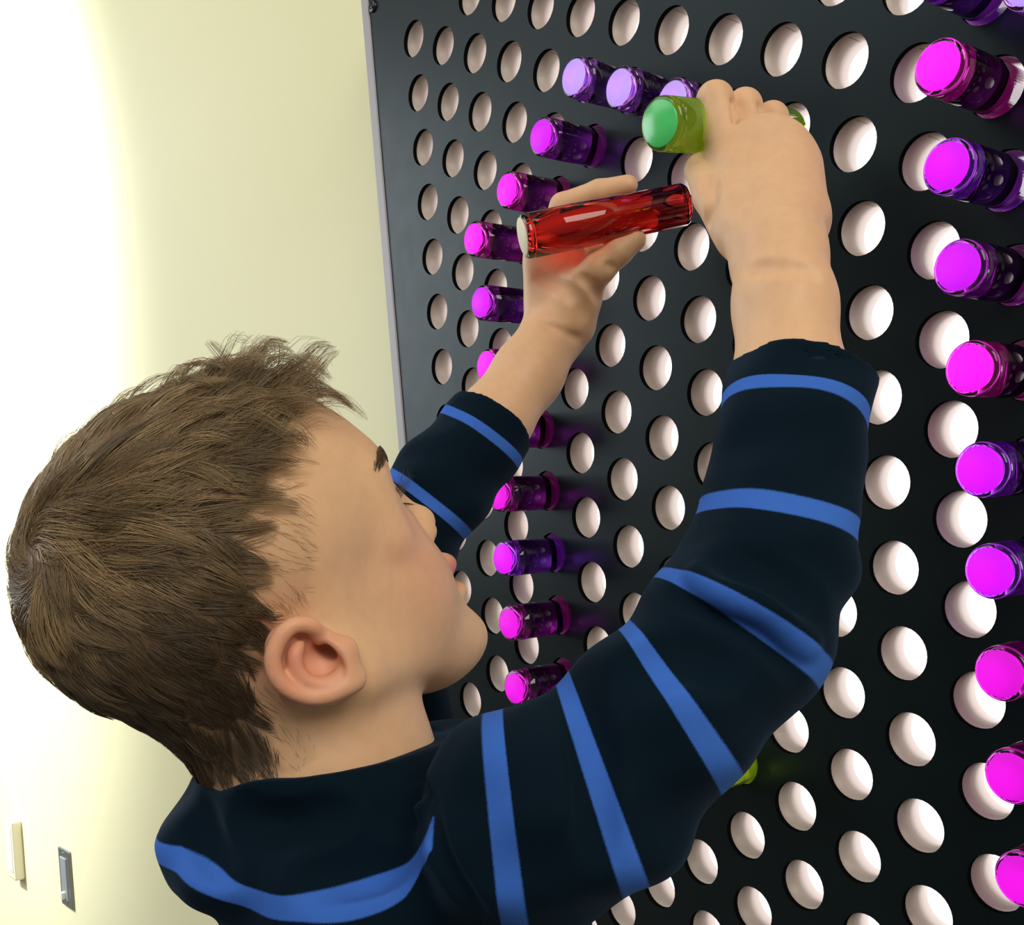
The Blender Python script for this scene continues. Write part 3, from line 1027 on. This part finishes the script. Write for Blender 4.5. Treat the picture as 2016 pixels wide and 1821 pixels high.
def strands_mesh(paths, radii, cols=None):
    """paths (n, m, 3) world; three-sided tapering tubes"""
    n, m, _ = paths.shape
    t = np.gradient(paths, axis=1)
    t /= np.linalg.norm(t, axis=2, keepdims=True) + 1e-9
    ref = np.where(np.abs(t[..., 2:3]) < .9, np.array([0, 0, 1.0]), np.array([1.0, 0, 0]))
    a = np.cross(t, ref); a /= np.linalg.norm(a, axis=2, keepdims=True) + 1e-9
    b = np.cross(t, a)
    vs = []
    for k in range(3):
        an_ = 2 * math.pi * k / 3
        vs.append(paths + (a * math.cos(an_) + b * math.sin(an_)) * radii[..., None])
    v = np.stack(vs, 2).reshape(-1, 3)            # n, m, 3
    i = np.arange(n)[:, None, None] * m * 3 + np.arange(m - 1)[None, :, None] * 3
    k = np.arange(3)[None, None, :]; k2 = (k + 1) % 3
    q = np.stack([i + k, i + k2, i + 3 + k2, i + 3 + k], -1).reshape(-1, 4)
    return v, q

lash, lrad = [], []
for sg in (1, -1):
    for t in np.linspace(-1, 1, 26):
        for lo in (0, 1):
            r0 = np.array([74.5 - 6 * t * t, sg * (26 + 10 * t), -22 + (2.5 - 2.5 * t * t if not lo else -3.5 + 2 * t * t)])
            L = (12.0 if not lo else 5.5) * random.uniform(.8, 1.1)
            d = np.array([1, sg * .35 * t, .25 if not lo else -.6])
            d /= np.linalg.norm(d)
            pts = [r0 + d * L * s_ + np.array([0, 0, (3.2 if not lo else -1.0) * s_ * s_]) for s_ in np.linspace(0, 1, 6)]
            lash.append([cw(H(*p)) - BOFF for p in pts])
            lrad.append(np.linspace(.00016, .00004, 6))
v, q = strands_mesh(np.array(lash), np.array(lrad))
me = fast_mesh('eyelashes', v, q)
link_obj('eyelashes', me, mat('lash_brown', (.03, .018, .01), .5), boy)
brow, brad = [], []
for sg in (1, -1):
    for _ in range(480):
        t = random.random()
        p0 = np.array([82 - 24 * t ** 1.8, sg * (9 + 30 * t), -5 + 5 * math.sin(t * 2.6) + random.uniform(-2.8, 2.8) * (1 - .5 * t)])
        w = H(*p0)
        g = skin.grad(w[None])[0]
        w = w - g * skin.sample(w[None])[0]
        d = -sg * 0 + np.array([-.35, sg * .9, .25 - .5 * t]) @ HA
        d = d - g * (d @ g); d /= np.linalg.norm(d)
        L = random.uniform(5, 9)
        brow.append([cw(w + d * L * s_ + g * (.5 + 2.2 * s_ * (1 - s_) + .4 * s_)) - BOFF for s_ in np.linspace(0, 1, 5)])
        brad.append(np.linspace(.00017, .00005, 5))
v, q = strands_mesh(np.array(brow), np.array(brad))
link_obj('eyebrows', fast_mesh('eyebrows', v, q), mat('brow_brown', (.10, .055, .025), .6), boy)

# ---- hair: strands grown from the scalp, flowing away from the crown
cand = np.nonzero(hm > .02)[0]
NSTR = 23000
prob = np.clip(hm[cand] * 1.3, .10, 1)
pick = RNG.choice(cand, NSTR, replace=True, p=prob / prob.sum())
root = sv[pick] + RNG.normal(0, .7, (NSTR, 3))
rl = local(root)
WH = np.array([-74, 16, 40.0])                          # crown whorl, head-local
NG = 700
gi = RNG.choice(NSTR, NG, replace=False)
near = np.empty(NSTR, int)
for a in range(0, NSTR, 2000):
    dd = ((root[a:a + 2000, None, :] - root[None, gi, :]) ** 2).sum(2)
    near[a:a + 2000] = gi[dd.argmin(1)]
def flow(l):
    d = l - WH
    dist = np.linalg.norm(d, axis=1, keepdims=True)
    d = d / (dist + 1e-6)
    sw = np.cross(np.array([-.75, .2, .63]), d)
    sw_w = np.clip(1 - dist / 45, 0, 1)
    d = d * (1 - .8 * sw_w) + sw * 1.1 * sw_w
    low = np.clip((20 - l[:, 2]) / 60, 0, 1)[:, None]
    back = np.clip((-40 - l[:, 0]) / 40, 0, 1)[:, None]
    down = np.array([0.0, 0, -1.0])
    down2 = np.array([.25, 0, -1.0])
    d = d * (1 - .55 * low) + down2 * .75 * low
    d = d * (1 - .6 * back * low) + down * .6 * back * low
    return d
front = np.clip((rl[:, 0] - 4) / 30, 0, 1) * np.clip((rl[:, 2] - 28) / 16, 0, 1)     # loose forelock
topness = np.clip((rl[:, 2] - 0) / 45, 0, 1)
spike = np.exp(-((rl - np.array([45, 15, 54])) ** 2).sum(1) / 110.0)                    # one lock standing straight up
length = 18 + 19 * topness + 7 * front
length = np.where(rl[:, 2] < -20, 11 + 8 * np.clip((rl[:, 2] + 60) / 40, 0, 1), length)
length *= RNG.uniform(.65, 1.15, NSTR) * np.clip(.35 + hm[pick] * .8, .35, 1)
length = length * (1 - spike) + 40 * spike
M = 8
pos = root - skin.grad(root) * skin.sample(root)[:, None]
path = [pos.copy()]
cn = RNG.normal(0, 1, (NSTR, 3))
noise_d = cn[near] * (.24 + .5 * front[:, None]) + RNG.normal(0, .13, (NSTR, 3)) * (1 + 1.6 * front[:, None])
lift = np.interp(rl[:, 0], [-60, -30, 0, 16, 32, 50, 65], [5, 8, 12, 19, 25, 29, 24])
height = np.where(rl[:, 2] < -20, 2.6, 4.0 + (lift - 4.0) * topness)
height *= (.75 + .25 * cn[near, 0]).clip(.35, 1.3) * RNG.uniform(.6, 1.1, NSTR)
height *= np.clip(.3 + hm[pick], .3, 1)
height = height * (1 - spike) + 38 * spike
for i in range(1, M):
    t = i / (M - 1)
    n = skin.grad(pos)
    l_ = local(pos)
    d = flow(l_) @ HA + noise_d
    d = d + front[:, None] * (np.array([.55, .25, -.25]) @ HA) * t * 1.4
    d = d * (1 - spike[:, None]) + (np.array([-.05, 0, 1.0]) @ HA + noise_d * .15) * spike[:, None]
    tang = d - n * (d * n).sum(1, keepdims=True) * (1 - spike[:, None])
    tang /= np.linalg.norm(tang, axis=1, keepdims=True) + 1e-6
    step = (length / (M - 1))[:, None]
    pos = pos + tang * step * (1 - .35 * front[:, None])
    cur = skin.sample(pos)
    want = height * math.sin(min(1, t * 1.15) * math.pi / 2) * (1 - .30 * t * t)
    pos = pos + n * (np.clip(want - cur, -3, 6) * (1 - spike))[:, None]
    path.append(pos.copy())
path = np.stack(path, 1)
# clumping
tt = np.linspace(0, 1, M)[None, :, None]
wispy = (hm[pick] < .2)
path = path + (path[near] + (root - root[near])[:, None, :] * .30 - path) * (.80 * tt ** 1.0 * np.where(wispy, .35, 1.0)[:, None, None])
wp = cw(path.reshape(-1, 3)).reshape(NSTR, M, 3) - BOFF
rad = np.linspace(1, .25, M)[None, :] * (RNG.uniform(.00011, .00019, NSTR) * np.where(wispy, .55, 1.0))[:, None]
v, q = strands_mesh(wp, rad)
hair_me = fast_mesh('hair', v, q)
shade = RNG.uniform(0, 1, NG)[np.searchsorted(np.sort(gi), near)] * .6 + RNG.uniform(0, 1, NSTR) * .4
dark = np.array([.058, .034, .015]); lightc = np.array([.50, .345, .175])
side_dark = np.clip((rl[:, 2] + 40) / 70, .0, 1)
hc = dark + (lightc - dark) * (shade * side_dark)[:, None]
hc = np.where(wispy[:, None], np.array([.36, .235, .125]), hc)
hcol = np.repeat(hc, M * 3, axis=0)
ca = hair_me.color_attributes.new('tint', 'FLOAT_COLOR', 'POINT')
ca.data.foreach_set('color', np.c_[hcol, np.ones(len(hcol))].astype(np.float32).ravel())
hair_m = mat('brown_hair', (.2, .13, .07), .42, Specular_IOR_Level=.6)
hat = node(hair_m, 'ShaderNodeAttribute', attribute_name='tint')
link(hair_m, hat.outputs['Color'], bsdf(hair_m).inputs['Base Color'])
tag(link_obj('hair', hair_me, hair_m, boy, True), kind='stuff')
